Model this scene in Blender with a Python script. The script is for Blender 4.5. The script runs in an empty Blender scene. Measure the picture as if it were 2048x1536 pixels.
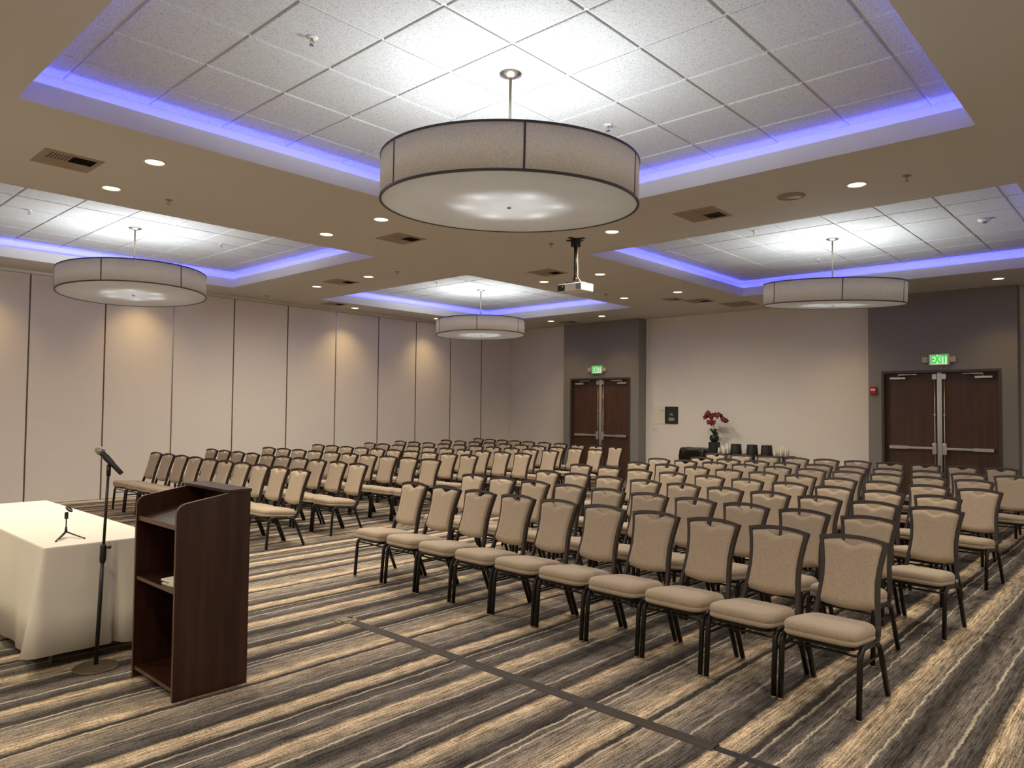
import bpy, bmesh, math, random
from mathutils import Vector, Matrix, Quaternion
R = math.radians
random.seed(7)
scene = bpy.context.scene
COL = scene.collection
H = 3.785            # soffit height
TZ = H + 0.278       # tile ceiling height
XB, YL = 14.76, 13.58    # back wall plane, folding partition plane
XF, YR = -2.6, -2.2      # walls behind / beside the camera

# ------------------------------------------------------------------ materials
def s2l(c):
    return tuple((v/12.92 if v <= .04045 else ((v+.055)/1.055)**2.4) for v in c)
def rgb(r, g, b):
    return s2l((r/255, g/255, b/255)) + (1.0,)

def new_mat(name):
    m = bpy.data.materials.new(name); m.use_nodes = True
    nt = m.node_tree; nt.nodes.clear()
    out = nt.nodes.new('ShaderNodeOutputMaterial')
    return m, nt, out

def N(nt, typ, **kw):
    n = nt.nodes.new(typ)
    for k, v in kw.items():
        if k in n.inputs: n.inputs[k].default_value = v
        else: setattr(n, k, v)
    return n

def simple(name, col, rough=.6, metal=0., spec=.5, var=.06, vscale=(8, 8, 8), bump=0., bscale=200., coat=0.):
    """principled with a little procedural colour variation and an optional fine bump"""
    m, nt, out = new_mat(name)
    b = N(nt, 'ShaderNodeBsdfPrincipled'); b.inputs['Roughness'].default_value = rough
    b.inputs['Metallic'].default_value = metal
    b.inputs['Specular IOR Level'].default_value = spec
    b.inputs['Coat Weight'].default_value = coat
    tc = N(nt, 'ShaderNodeTexCoord'); mp = N(nt, 'ShaderNodeMapping'); mp.inputs['Scale'].default_value = vscale
    nt.links.new(tc.outputs['Object'], mp.inputs['Vector'])
    no = N(nt, 'ShaderNodeTexNoise'); no.inputs['Scale'].default_value = 1.; no.inputs['Detail'].default_value = 4
    nt.links.new(mp.outputs['Vector'], no.inputs['Vector'])
    mx = N(nt, 'ShaderNodeMix', data_type='RGBA')
    mx.inputs[6].default_value = tuple(max(0, c*(1-var)) for c in col[:3]) + (1,)
    mx.inputs[7].default_value = tuple(min(1, c*(1+var)) for c in col[:3]) + (1,)
    nt.links.new(no.outputs['Fac'], mx.inputs[0])
    nt.links.new(mx.outputs[2], b.inputs['Base Color'])
    if bump:
        n2 = N(nt, 'ShaderNodeTexNoise'); n2.inputs['Scale'].default_value = bscale; n2.inputs['Detail'].default_value = 3
        nt.links.new(tc.outputs['Object'], n2.inputs['Vector'])
        bp = N(nt, 'ShaderNodeBump'); bp.inputs['Strength'].default_value = bump; bp.inputs['Distance'].default_value = .004
        nt.links.new(n2.outputs['Fac'], bp.inputs['Height']); nt.links.new(bp.outputs['Normal'], b.inputs['Normal'])
    nt.links.new(b.outputs[0], out.inputs[0])
    return m

def emit(name, col, strength):
    m, nt, out = new_mat(name)
    e = N(nt, 'ShaderNodeEmission'); e.inputs['Color'].default_value = col; e.inputs['Strength'].default_value = strength
    nt.links.new(e.outputs[0], out.inputs[0])
    return m

def ramp(nt, stops, interp='LINEAR'):
    r = nt.nodes.new('ShaderNodeValToRGB'); cr = r.color_ramp; cr.interpolation = interp
    while len(cr.elements) > 1: cr.elements.remove(cr.elements[-1])
    cr.elements[0].position = stops[0][0]; cr.elements[0].color = stops[0][1]
    for p, c in stops[1:]:
        e = cr.elements.new(p); e.color = c
    return r

def math_node(nt, op, a=None, b=None, v0=None, v1=None):
    n = nt.nodes.new('ShaderNodeMath'); n.operation = op
    if a is not None: nt.links.new(a, n.inputs[0])
    if b is not None: nt.links.new(b, n.inputs[1])
    if v0 is not None: n.inputs[0].default_value = v0
    if v1 is not None: n.inputs[1].default_value = v1
    return n.outputs[0]

def carpet_material():
    m, nt, out = new_mat('striped_carpet')
    tc = N(nt, 'ShaderNodeTexCoord'); sep = N(nt, 'ShaderNodeSeparateXYZ')
    nt.links.new(tc.outputs['Object'], sep.inputs[0])
    X, Y = sep.outputs[0], sep.outputs[1]
    # wavy distortion across the stripes, slow along them
    def noise_at(sx, sy, detail=2, rough=.5):
        cx = math_node(nt, 'MULTIPLY', X, v1=sx); cy = math_node(nt, 'MULTIPLY', Y, v1=sy)
        cmb = N(nt, 'ShaderNodeCombineXYZ'); nt.links.new(cx, cmb.inputs[0]); nt.links.new(cy, cmb.inputs[1])
        n = N(nt, 'ShaderNodeTexNoise'); n.inputs['Scale'].default_value = 1; n.inputs['Detail'].default_value = detail
        n.inputs['Roughness'].default_value = rough
        nt.links.new(cmb.outputs[0], n.inputs['Vector'])
        return n.outputs['Fac']
    w1 = math_node(nt, 'MULTIPLY', math_node(nt, 'SUBTRACT', noise_at(1.6, .8, 3), v1=.5), v1=.045)
    w2 = math_node(nt, 'MULTIPLY', math_node(nt, 'SUBTRACT', noise_at(9, 5.0, 3, .6), v1=.5), v1=.036)
    w3 = math_node(nt, 'MULTIPLY', math_node(nt, 'SUBTRACT', noise_at(38, 14, 1), v1=.5), v1=.013)
    yd = math_node(nt, 'ADD', math_node(nt, 'ADD', math_node(nt, 'ADD', Y, w1), w2), w3)
    ph = math_node(nt, 'FRACT', math_node(nt, 'DIVIDE', math_node(nt, 'SUBTRACT', yd, v1=1.386-1.98*4), v1=1.98))
    D1 = rgb(65, 59, 55); D2 = rgb(88, 82, 78); G = rgb(121, 112, 103); T = rgb(154, 139, 119); B = rgb(200, 177, 146)
    bands = [(0, G), (.035, D2), (.07, D1), (.088, D1), (.10, T), (.15, B), (.165, D1), (.20, D2), (.28, G), (.335, T), (.352, D1),
             (.365, D1), (.375, T), (.40, B), (.425, T), (.50, G), (.535, D1), (.56, D1), (.575, D2), (.62, T), (.648, B), (.668, D1), (.70, D2), (.76, G),
             (.80, D1), (.82, D1), (.84, D2), (.885, T), (.925, B), (.945, D2), (.97, D2), (1., G)]
    cr = ramp(nt, bands); nt.links.new(ph, cr.inputs[0])
    # streaks along the stripes and pile speckle
    st = noise_at(3.2, 105, 3, .72)
    st2 = noise_at(9, 34, 2, .6)
    spk = noise_at(70, 150, 2, .75)
    def centred(v, amp): return math_node(nt, 'MULTIPLY', math_node(nt, 'SUBTRACT', v, v1=.5), v1=amp)
    tot = math_node(nt, 'ADD', math_node(nt, 'ADD', centred(st, 4.6), centred(st2, 1.7)), centred(spk, 3.2))
    fac = math_node(nt, 'MAXIMUM', math_node(nt, 'ADD', tot, v1=1.0), v1=.22)
    hs = N(nt, 'ShaderNodeVectorMath', operation='SCALE')
    nt.links.new(cr.outputs[0], hs.inputs[0]); nt.links.new(fac, hs.inputs['Scale'])
    # thin pale lines
    def lines(pos, hw):
        K0 = (0, 0, 0, 1); K1 = (1, 1, 1, 1); s = [(0, K0)]
        for p in pos: s += [(max(p-hw, 0.0001), K0), (p, K1), (p+hw, K0)]
        r = ramp(nt, s); nt.links.new(ph, r.inputs[0]); return r.outputs[0]
    ln = math_node(nt, 'MAXIMUM', lines([.012, .065, .24, .345, .505], .0037), lines([.53, .72, .855], .0043))
    ln = math_node(nt, 'MULTIPLY', ln, math_node(nt, 'MINIMUM', math_node(nt, 'ADD', math_node(nt, 'MULTIPLY', noise_at(7, 9, 2), v1=1.7), v1=-.05), v1=1.0))
    mx = N(nt, 'ShaderNodeMix', data_type='RGBA'); nt.links.new(ln, mx.inputs[0]); nt.links.new(hs.outputs[0], mx.inputs[6])
    mx.inputs[7].default_value = rgb(242, 226, 198)
    b = N(nt, 'ShaderNodeBsdfPrincipled'); b.inputs['Roughness'].default_value = .95; b.inputs['Specular IOR Level'].default_value = .15
    nt.links.new(mx.outputs[2], b.inputs['Base Color'])
    bp = N(nt, 'ShaderNodeBump'); bp.inputs['Strength'].default_value = .5; bp.inputs['Distance'].default_value = .006
    nt.links.new(spk, bp.inputs['Height']); nt.links.new(bp.outputs['Normal'], b.inputs['Normal'])
    nt.links.new(b.outputs[0], out.inputs[0])
    return m

def tile_material():
    """white fissured mineral-fibre panel"""
    m, nt, out = new_mat('fissured_ceiling_tile')
    tc = N(nt, 'ShaderNodeTexCoord')
    no = N(nt, 'ShaderNodeTexNoise'); no.inputs['Scale'].default_value = 85; no.inputs['Detail'].default_value = 5; no.inputs['Roughness'].default_value = .72
    nt.links.new(tc.outputs['Object'], no.inputs['Vector'])
    pr = ramp(nt, [(.33, (.24, .245, .25, 1)), (.43, (.50, .51, .515, 1)), (.58, (.585, .595, .60, 1))]); nt.links.new(no.outputs['Fac'], pr.inputs[0])
    b = N(nt, 'ShaderNodeBsdfPrincipled'); b.inputs['Roughness'].default_value = .85; b.inputs['Specular IOR Level'].default_value = .2
    nt.links.new(pr.outputs[0], b.inputs['Base Color'])
    bp = N(nt, 'ShaderNodeBump'); bp.inputs['Strength'].default_value = .35; bp.inputs['Distance'].default_value = .003
    nt.links.new(no.outputs['Fac'], bp.inputs['Height']); nt.links.new(bp.outputs['Normal'], b.inputs['Normal'])
    nt.links.new(b.outputs[0], out.inputs[0])
    return m

def fabric(name, c0, c1, scale=260., stretch=(1, 1, 1), translucent=0., rough=.9, bump=.3):
    m, nt, out = new_mat(name)
    tc = N(nt, 'ShaderNodeTexCoord'); mp = N(nt, 'ShaderNodeMapping'); mp.inputs['Scale'].default_value = stretch
    nt.links.new(tc.outputs['Object'], mp.inputs['Vector'])
    no = N(nt, 'ShaderNodeTexNoise'); no.inputs['Scale'].default_value = scale; no.inputs['Detail'].default_value = 4; no.inputs['Roughness'].default_value = .7
    nt.links.new(mp.outputs[0], no.inputs['Vector'])
    r = ramp(nt, [(.32, c0), (.68, c1)]); nt.links.new(no.outputs['Fac'], r.inputs[0])
    b = N(nt, 'ShaderNodeBsdfPrincipled'); b.inputs['Roughness'].default_value = rough; b.inputs['Specular IOR Level'].default_value = .2
    b.inputs['Sheen Weight'].default_value = .15
    nt.links.new(r.outputs[0], b.inputs['Base Color'])
    bp = N(nt, 'ShaderNodeBump'); bp.inputs['Strength'].default_value = bump; bp.inputs['Distance'].default_value = .002
    nt.links.new(no.outputs['Fac'], bp.inputs['Height']); nt.links.new(bp.outputs['Normal'], b.inputs['Normal'])
    if translucent:
        t = N(nt, 'ShaderNodeBsdfTranslucent'); nt.links.new(r.outputs[0], t.inputs['Color'])
        mx = N(nt, 'ShaderNodeMixShader'); mx.inputs[0].default_value = translucent
        nt.links.new(b.outputs[0], mx.inputs[1]); nt.links.new(t.outputs[0], mx.inputs[2]); nt.links.new(mx.outputs[0], out.inputs[0])
    else:
        nt.links.new(b.outputs[0], out.inputs[0])
    return m

def wood(name, c0, c1, c2, rough=.3):
    m, nt, out = new_mat(name)
    tc = N(nt, 'ShaderNodeTexCoord'); mp = N(nt, 'ShaderNodeMapping'); mp.inputs['Scale'].default_value = (16, 16, .8)
    nt.links.new(tc.outputs['Object'], mp.inputs['Vector'])
    n1 = N(nt, 'ShaderNodeTexNoise'); n1.inputs['Scale'].default_value = 1.3; n1.inputs['Detail'].default_value = 6; n1.inputs['Roughness'].default_value = .65; n1.inputs['Distortion'].default_value = .6
    nt.links.new(mp.outputs[0], n1.inputs['Vector'])
    r = ramp(nt, [(.3, c0), (.5, c1), (.72, c2)]); nt.links.new(n1.outputs['Fac'], r.inputs[0])
    b = N(nt, 'ShaderNodeBsdfPrincipled'); b.inputs['Roughness'].default_value = rough; b.inputs['Specular IOR Level'].default_value = .45
    nt.links.new(r.outputs[0], b.inputs['Base Color']); nt.links.new(b.outputs[0], out.inputs[0])
    return m

def translucent_mat(name, col, tr=.6):
    m, nt, out = new_mat(name)
    d = N(nt, 'ShaderNodeBsdfDiffuse'); d.inputs['Color'].default_value = col
    no = N(nt, 'ShaderNodeTexNoise'); no.inputs['Scale'].default_value = 3.
    tc = N(nt, 'ShaderNodeTexCoord'); nt.links.new(tc.outputs['Object'], no.inputs['Vector'])
    r = ramp(nt, [(.3, tuple(c*.97 for c in col[:3])+(1,)), (.7, col)]); nt.links.new(no.outputs['Fac'], r.inputs[0]); nt.links.new(r.outputs[0], d.inputs['Color'])
    t = N(nt, 'ShaderNodeBsdfTranslucent'); nt.links.new(r.outputs[0], t.inputs['Color'])
    mx = N(nt, 'ShaderNodeMixShader'); mx.inputs[0].default_value = tr
    nt.links.new(d.outputs[0], mx.inputs[1]); nt.links.new(t.outputs[0], mx.inputs[2]); nt.links.new(mx.outputs[0], out.inputs[0])
    return m

M = {}
M['carpet'] = carpet_material()
M['tile'] = tile_material()
M['tee'] = simple('white_tee_grid', rgb(206, 208, 210), .5, var=.01)
M['vent_slat_shaded'] = simple('shaded_vent_slat', rgb(62, 52, 46), .6)  # slats tilted away: their shade is put into a darker colour
M['soffit'] = simple('taupe_ceiling_paint', rgb(200, 196, 190), .85, var=.02, vscale=(2, 2, 2))
M['white_paint'] = simple('white_drywall_paint', rgb(226, 226, 224), .8, var=.015, vscale=(3, 3, 3))
M['wall'] = simple('warm_grey_wall_paint', rgb(230, 224, 216), .8, var=.02, vscale=(1.5, 1.5, 1.5), bump=.05, bscale=300)
M['wall_grey'] = simple('slate_grey_wall_paint', rgb(132, 128, 124), .75, var=.02, vscale=(1.5, 1.5, 1.5))
M['panel'] = simple('partition_vinyl', rgb(232, 225, 216), .75, var=.02, vscale=(1.2, 1.2, 1.2), bump=.05, bscale=400)
M['seam'] = simple('dark_seam', rgb(90, 79, 69), .6)
M['track'] = simple('white_track', rgb(215, 212, 206), .4)
M['alu'] = simple('brushed_aluminium', rgb(205, 203, 198), .3, metal=.9, var=.03, vscale=(3, 3, 60))
M['nickel'] = simple('brushed_nickel', rgb(176, 168, 156), .28, metal=1., var=.03)
M['door'] = wood('brown_door_veneer', rgb(62, 40, 26), rgb(76, 50, 33), rgb(86, 58, 38), .5)
M['door_frame'] = simple('dark_bronze_frame', rgb(70, 58, 50), .45)
M['chair_frame'] = simple('bronze_black_metal', rgb(50, 41, 36), .42, metal=.35, var=.05)
M['chair_leg'] = simple('black_metal', rgb(30, 25, 22), .36, metal=.35, var=.05)
M['glide'] = simple('clear_grey_plastic', rgb(150, 140, 124), .25)
M['upholstery'] = fabric('taupe_chair_fabric', rgb(146, 129, 110), rgb(186, 169, 147), 170., (1, 1, 1), 0, .92, .25)
M['shade'] = fabric('grey_linen_shade', rgb(172, 164, 150), rgb(218, 210, 196), 75., (1, 1, 4), .34, .9, .15)
M['shade_trim'] = simple('dark_bronze_trim', rgb(62, 55, 48), .5)
M['diffuser'] = translucent_mat('opal_acrylic', (.92, .92, .91, 1), .44)
M['black'] = simple('black_plastic', rgb(22, 21, 21), .4)
M['black_matte'] = simple('matte_black', rgb(26, 25, 24), .7)
M['lectern'] = wood('dark_walnut_veneer', rgb(34, 18, 12), rgb(50, 27, 18), rgb(66, 38, 26), .30)
M['lectern_edge'] = simple('walnut_edge_band', rgb(92, 66, 50), .35)
M['cloth'] = fabric('white_tablecloth', rgb(216, 209, 194), rgb(226, 219, 204), 700., (1, 1, 1), 0, .85, .12)
M['black_cloth'] = fabric('black_table_cover', rgb(22, 20, 20), rgb(30, 28, 27), 300., (1, 1, 1), 0, .8, .2)
M['rubber'] = simple('dark_rubber', rgb(58, 49, 41), .7, var=.1, vscale=(40, 3, 40))
M['rubber_dark'] = simple('black_rubber', rgb(38, 36, 38), .6)
M['brass'] = simple('worn_brass', rgb(118, 106, 82), .55, metal=.2, var=.55, vscale=(55, 55, 55), bump=.6, bscale=60)
M['base_metal'] = simple('grey_bronze_enamel', rgb(104, 90, 68), .45, metal=.3)
M['grille'] = simple('steel_mesh', rgb(150, 142, 130), .4, metal=.7, var=.3, vscale=(300, 300, 300), bump=.8, bscale=500)
M['white_plastic'] = simple('white_plastic', rgb(222, 219, 212), .45)
M['cream_plastic'] = simple('cream_plastic', rgb(222, 208, 186), .5)
M['grey_plastic'] = simple('grey_plastic', rgb(120, 118, 116), .4)
M['vent'] = simple('taupe_vent_enamel', rgb(150, 134, 114), .6, var=.02)
M['vent_shade'] = simple('painted_duct_shade', rgb(32, 26, 22), .8)  # shade inside the vent opening, painted as a dark colour
M['led'] = emit('blue_led', (.085, .09, 1., 1), 35.)
M['lens'] = emit('warm_lamp_lens', (1., .78, .42, 1), 9.)
M['exit_face'] = emit('exit_sign_green_face', (.03, .80, .09, 1), .8)
M['exit_panel'] = emit('lit_exit_panel', (.72, 1., .60, 1), .80)
M['lamp_glass'] = simple('emergency_lamp_glass', rgb(196, 186, 168), .15)
M['red'] = simple('red_plastic', rgb(168, 22, 20), .35)
M['paper'] = simple('white_paper', rgb(226, 222, 206), .7)
M['green_ink'] = simple('green_ink', rgb(170, 200, 160), .7)
M['pink_ink'] = simple('pink_ink', rgb(222, 190, 166), .7)
M['sign_black'] = simple('charcoal_print', rgb(44, 42, 42), .4)
M['bag'] = simple('black_bin_liner', rgb(20, 18, 18), .22, spec=.6)
M['petal'] = simple('crimson_petal', rgb(112, 12, 36), .55, var=.35, vscale=(30, 30, 30))
M['petal_white'] = simple('pale_petal', rgb(226, 200, 200), .55)
M['leaf'] = simple('dark_leaf', rgb(34, 44, 30), .45)
M['pot'] = simple('black_ceramic', rgb(28, 28, 26), .35)
M['glass_white'] = simple('frosted_white_glass', rgb(222, 216, 204), .25)
M['steel_dark'] = simple('dark_steel', rgb(60, 58, 56), .35, metal=.8)

# ------------------------------------------------------------------ mesh helpers
class MB:
    def __init__(self): self.v = []; self.f = []; self.mi = []; self.sm = []
    def add(self, verts, faces, mi=0, smooth=False):
        o = len(self.v); self.v += [tuple(p) for p in verts]
        for f in faces:
            self.f.append(tuple(i+o for i in f)); self.mi.append(mi); self.sm.append(smooth)
        return self
    def box(self, x0, x1, y0, y1, z0, z1, mi=0):
        v = [(x, y, z) for x in (x0, x1) for y in (y0, y1) for z in (z0, z1)]
        return self.add(v, [(0,1,3,2), (4,6,7,5), (0,4,5,1), (2,3,7,6), (0,2,6,4), (1,5,7,3)], mi)
    def bevbox(self, x0, x1, y0, y1, z0, z1, r=.004, mi=0):
        """box with chamfered edges"""
        bm = bmesh.new(); bmesh.ops.create_cube(bm, size=1)
        for q in bm.verts:
            q.co = Vector(((x0+x1)/2 + q.co.x*(x1-x0), (y0+y1)/2 + q.co.y*(y1-y0), (z0+z1)/2 + q.co.z*(z1-z0)))
        bmesh.ops.bevel(bm, geom=list(bm.edges), offset=r, segments=2, profile=.5, affect='EDGES')
        bm.verts.index_update()
        self.add([q.co for q in bm.verts], [[q.index for q in f.verts] for f in bm.faces], mi); bm.free()
        return self
    def lathe(self, prof, n=32, c=(0,0,0), mi=0, smooth=True, closed=False, axis=None):
        """prof: list of (r,z); capped where r is 0"""
        vs = []; fs = []; rings = []
        for r, z in prof:
            if r <= 1e-6: rings.append([len(vs)]); vs.append((0, 0, z))
            else:
                rings.append(list(range(len(vs), len(vs)+n)))
                vs += [(r*math.cos(2*math.pi*k/n), r*math.sin(2*math.pi*k/n), z) for k in range(n)]
        pairs = list(zip(rings[:-1], rings[1:]))
        if closed: pairs.append((rings[-1], rings[0]))
        for a, b in pairs:
            for k in range(n):
                k2 = (k+1) % n
                if len(a) == 1 and len(b) == 1: continue
                if len(a) == 1: fs.append((a[0], b[k2], b[k]))
                elif len(b) == 1: fs.append((a[k], a[k2], b[0]))
                else: fs.append((a[k], a[k2], b[k2], b[k]))
        if axis is not None:
            q = Vector((0, 0, 1)).rotation_difference(Vector(axis).normalized()); vs = [q @ Vector(p) for p in vs]
        vs = [(p[0]+c[0], p[1]+c[1], p[2]+c[2]) for p in vs]
        return self.add(vs, fs, mi, smooth)
    def tube(self, path, r, n=10, mi=0, cap=True, rz=None):
        """round tube along a polyline; r a number or a list"""
        P = [Vector(p) for p in path]; m = len(P)
        rs = r if isinstance(r, (list, tuple)) else [r]*m
        T = []
        for i in range(m):
            t = (P[min(i+1, m-1)] - P[max(i-1, 0)]); T.append(t.normalized())
        ref = Vector((0, 0, 1)) if abs(T[0].z) < .9 else Vector((1, 0, 0))
        u = T[0].cross(ref).normalized(); vs = []; 
        for i in range(m):
            if i > 0:
                q = T[i-1].rotation_difference(T[i]); u = q @ u
            u = (u - T[i]*u.dot(T[i])).normalized(); w = T[i].cross(u)
            k_ = 1.
            if 0 < i < m-1:
                a = (P[i]-P[i-1]).normalized().dot((P[i+1]-P[i]).normalized()); k_ = 1/max(.6, math.sqrt(max(.01, (1+a)/2)))
            for k in range(n):
                a = 2*math.pi*k/n
                vs.append(P[i] + (u*math.cos(a) + w*math.sin(a))*rs[i]*k_)
        fs = []
        for i in range(m-1):
            for k in range(n):
                k2 = (k+1) % n
                fs.append((i*n+k, i*n+k2, (i+1)*n+k2, (i+1)*n+k))
        self.add(vs, fs, mi, True)
        if cap:
            self.add(vs[:n], [tuple(range(n-1, -1, -1))], mi); self.add(vs[-n:], [tuple(range(n))], mi)
        return self
    def bar(self, path, nrm, w, d, mi=0):
        """rectangular bar along a path lying in a surface with normal nrm (vector or per-point list); w across, d along the normal; mitred"""
        P = [Vector(p) for p in path]; m = len(P); vs = []
        for i in range(m):
            nn = Vector(nrm[i] if isinstance(nrm, list) else nrm).normalized()
            t0 = (P[i]-P[i-1]).normalized() if i else (P[1]-P[0]).normalized()
            t1 = (P[i+1]-P[i]).normalized() if i < m-1 else t0
            t = (t0+t1).normalized(); b = nn.cross(t).normalized(); n2 = t.cross(b).normalized()
            k = 1/max(.4, t0.dot(t))
            for sb, sn in ((-1,-1), (1,-1), (1,1), (-1,1)): vs.append(P[i] + b*sb*w/2*k + n2*sn*d/2)
        fs = []
        for i in range(m-1):
            for k in range(4):
                k2 = (k+1) % 4; fs.append((i*4+k, i*4+k2, (i+1)*4+k2, (i+1)*4+k))
        fs += [(3,2,1,0), tuple(4*(m-1)+k for k in range(4))]
        return self.add(vs, fs, mi)
    def prism(self, poly, axis, a, b, mi=0):
        """poly: 2-D points extruded along axis 0/1/2 from a to b"""
        n = len(poly)
        def mk(p, t):
            return {0: (t, p[0], p[1]), 1: (p[0], t, p[1]), 2: (p[0], p[1], t)}[axis]
        vs = [mk(p, a) for p in poly] + [mk(p, b) for p in poly]
        fs = [tuple(range(n-1, -1, -1)), tuple(range(n, 2*n))] + [(k, (k+1) % n, n+(k+1) % n, n+k) for k in range(n)]
        return self.add(vs, fs, mi)
    def loft(self, rings, mi=0, cap0=True, cap1=True, smooth=True, closed=True):
        n = len(rings[0]); vs = [p for r in rings for p in r]; fs = []
        for i in range(len(rings)-1):
            for k in range(n if closed else n-1):
                k2 = (k+1) % n; fs.append((i*n+k, i*n+k2, (i+1)*n+k2, (i+1)*n+k))
        if cap0: fs.append(tuple(range(n-1, -1, -1)))
        if cap1: fs.append(tuple((len(rings)-1)*n+k for k in range(n)))
        return self.add(vs, fs, mi, smooth)
    def xform(self, mat):
        self.v = [tuple(mat @ Vector(p)) for p in self.v]; return self
    def mesh(self, name, mats):
        me = bpy.data.meshes.new(name); me.from_pydata(self.v, [], self.f); me.update()
        for m in (mats if isinstance(mats, (list, tuple)) else [mats]): me.materials.append(m)
        me.polygons.foreach_set('material_index', self.mi); me.polygons.foreach_set('use_smooth', self.sm)
        bm = bmesh.new(); bm.from_mesh(me); bmesh.ops.remove_doubles(bm, verts=bm.verts, dist=1e-6)
        bmesh.ops.recalc_face_normals(bm, faces=bm.faces); bm.to_mesh(me); bm.free()
        return me
    def build(self, name, mats, parent=None, loc=None, autosmooth=None):
        me = self.mesh(name, mats)
        if autosmooth: 
            me.set_sharp_from_angle(angle=R(autosmooth))
        o = bpy.data.objects.new(name, me); COL.objects.link(o)
        if parent: o.parent = parent
        if loc: o.location = loc
        return o

def tag(o, label, cat, group=None, kind=None):
    o['label'] = label; o['category'] = cat
    if group: o['group'] = group
    if kind: o['kind'] = kind
    return o
def thing(name, label, cat, loc=(0, 0, 0), rz=0, group=None):
    o = bpy.data.objects.new(name, None); COL.objects.link(o); o.location = loc; o.rotation_euler = (0, 0, rz)
    o.empty_display_size = .1
    return tag(o, label, cat, group)
def struct(o, label=None, cat=None):
    o['kind'] = 'structure'
    if label: o['label'] = label
    if cat: o['category'] = cat
    return o
def dup(root, loc=None, rz=None, label=None, group=None):
    r = root.copy(); COL.objects.link(r)
    if loc is not None: r.location = loc
    if rz is not None: r.rotation_euler = (0, 0, rz)
    if label: r['label'] = label
    if group: r['group'] = group
    for ch in list(root.children):
        c = ch.copy(); COL.objects.link(c); c.parent = r
        for g in list(ch.children):
            d = g.copy(); COL.objects.link(d); d.parent = c
    return r
def text(name, body, size, mat, parent, loc, rot, ext=.002, bold=0., sx=1.):
    cu = bpy.data.curves.new(name, 'FONT'); cu.body = body; cu.size = size; cu.extrude = ext
    cu.offset = bold; cu.align_x = 'CENTER'; cu.align_y = 'CENTER'; cu.materials.append(mat)
    tmp = bpy.data.objects.new('tmp_text', cu); COL.objects.link(tmp)
    me = bpy.data.meshes.new_from_object(tmp); bpy.data.objects.remove(tmp); bpy.data.curves.remove(cu)
    o = bpy.data.objects.new(name, me); COL.objects.link(o); o.parent = parent; o.location = loc; o.rotation_euler = rot; o.scale = (sx, 1, 1)
    return o
FACE_X = (R(90), 0, R(-90))    # text standing on a surface that faces -X
EXPOSURE = 0.0
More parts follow.
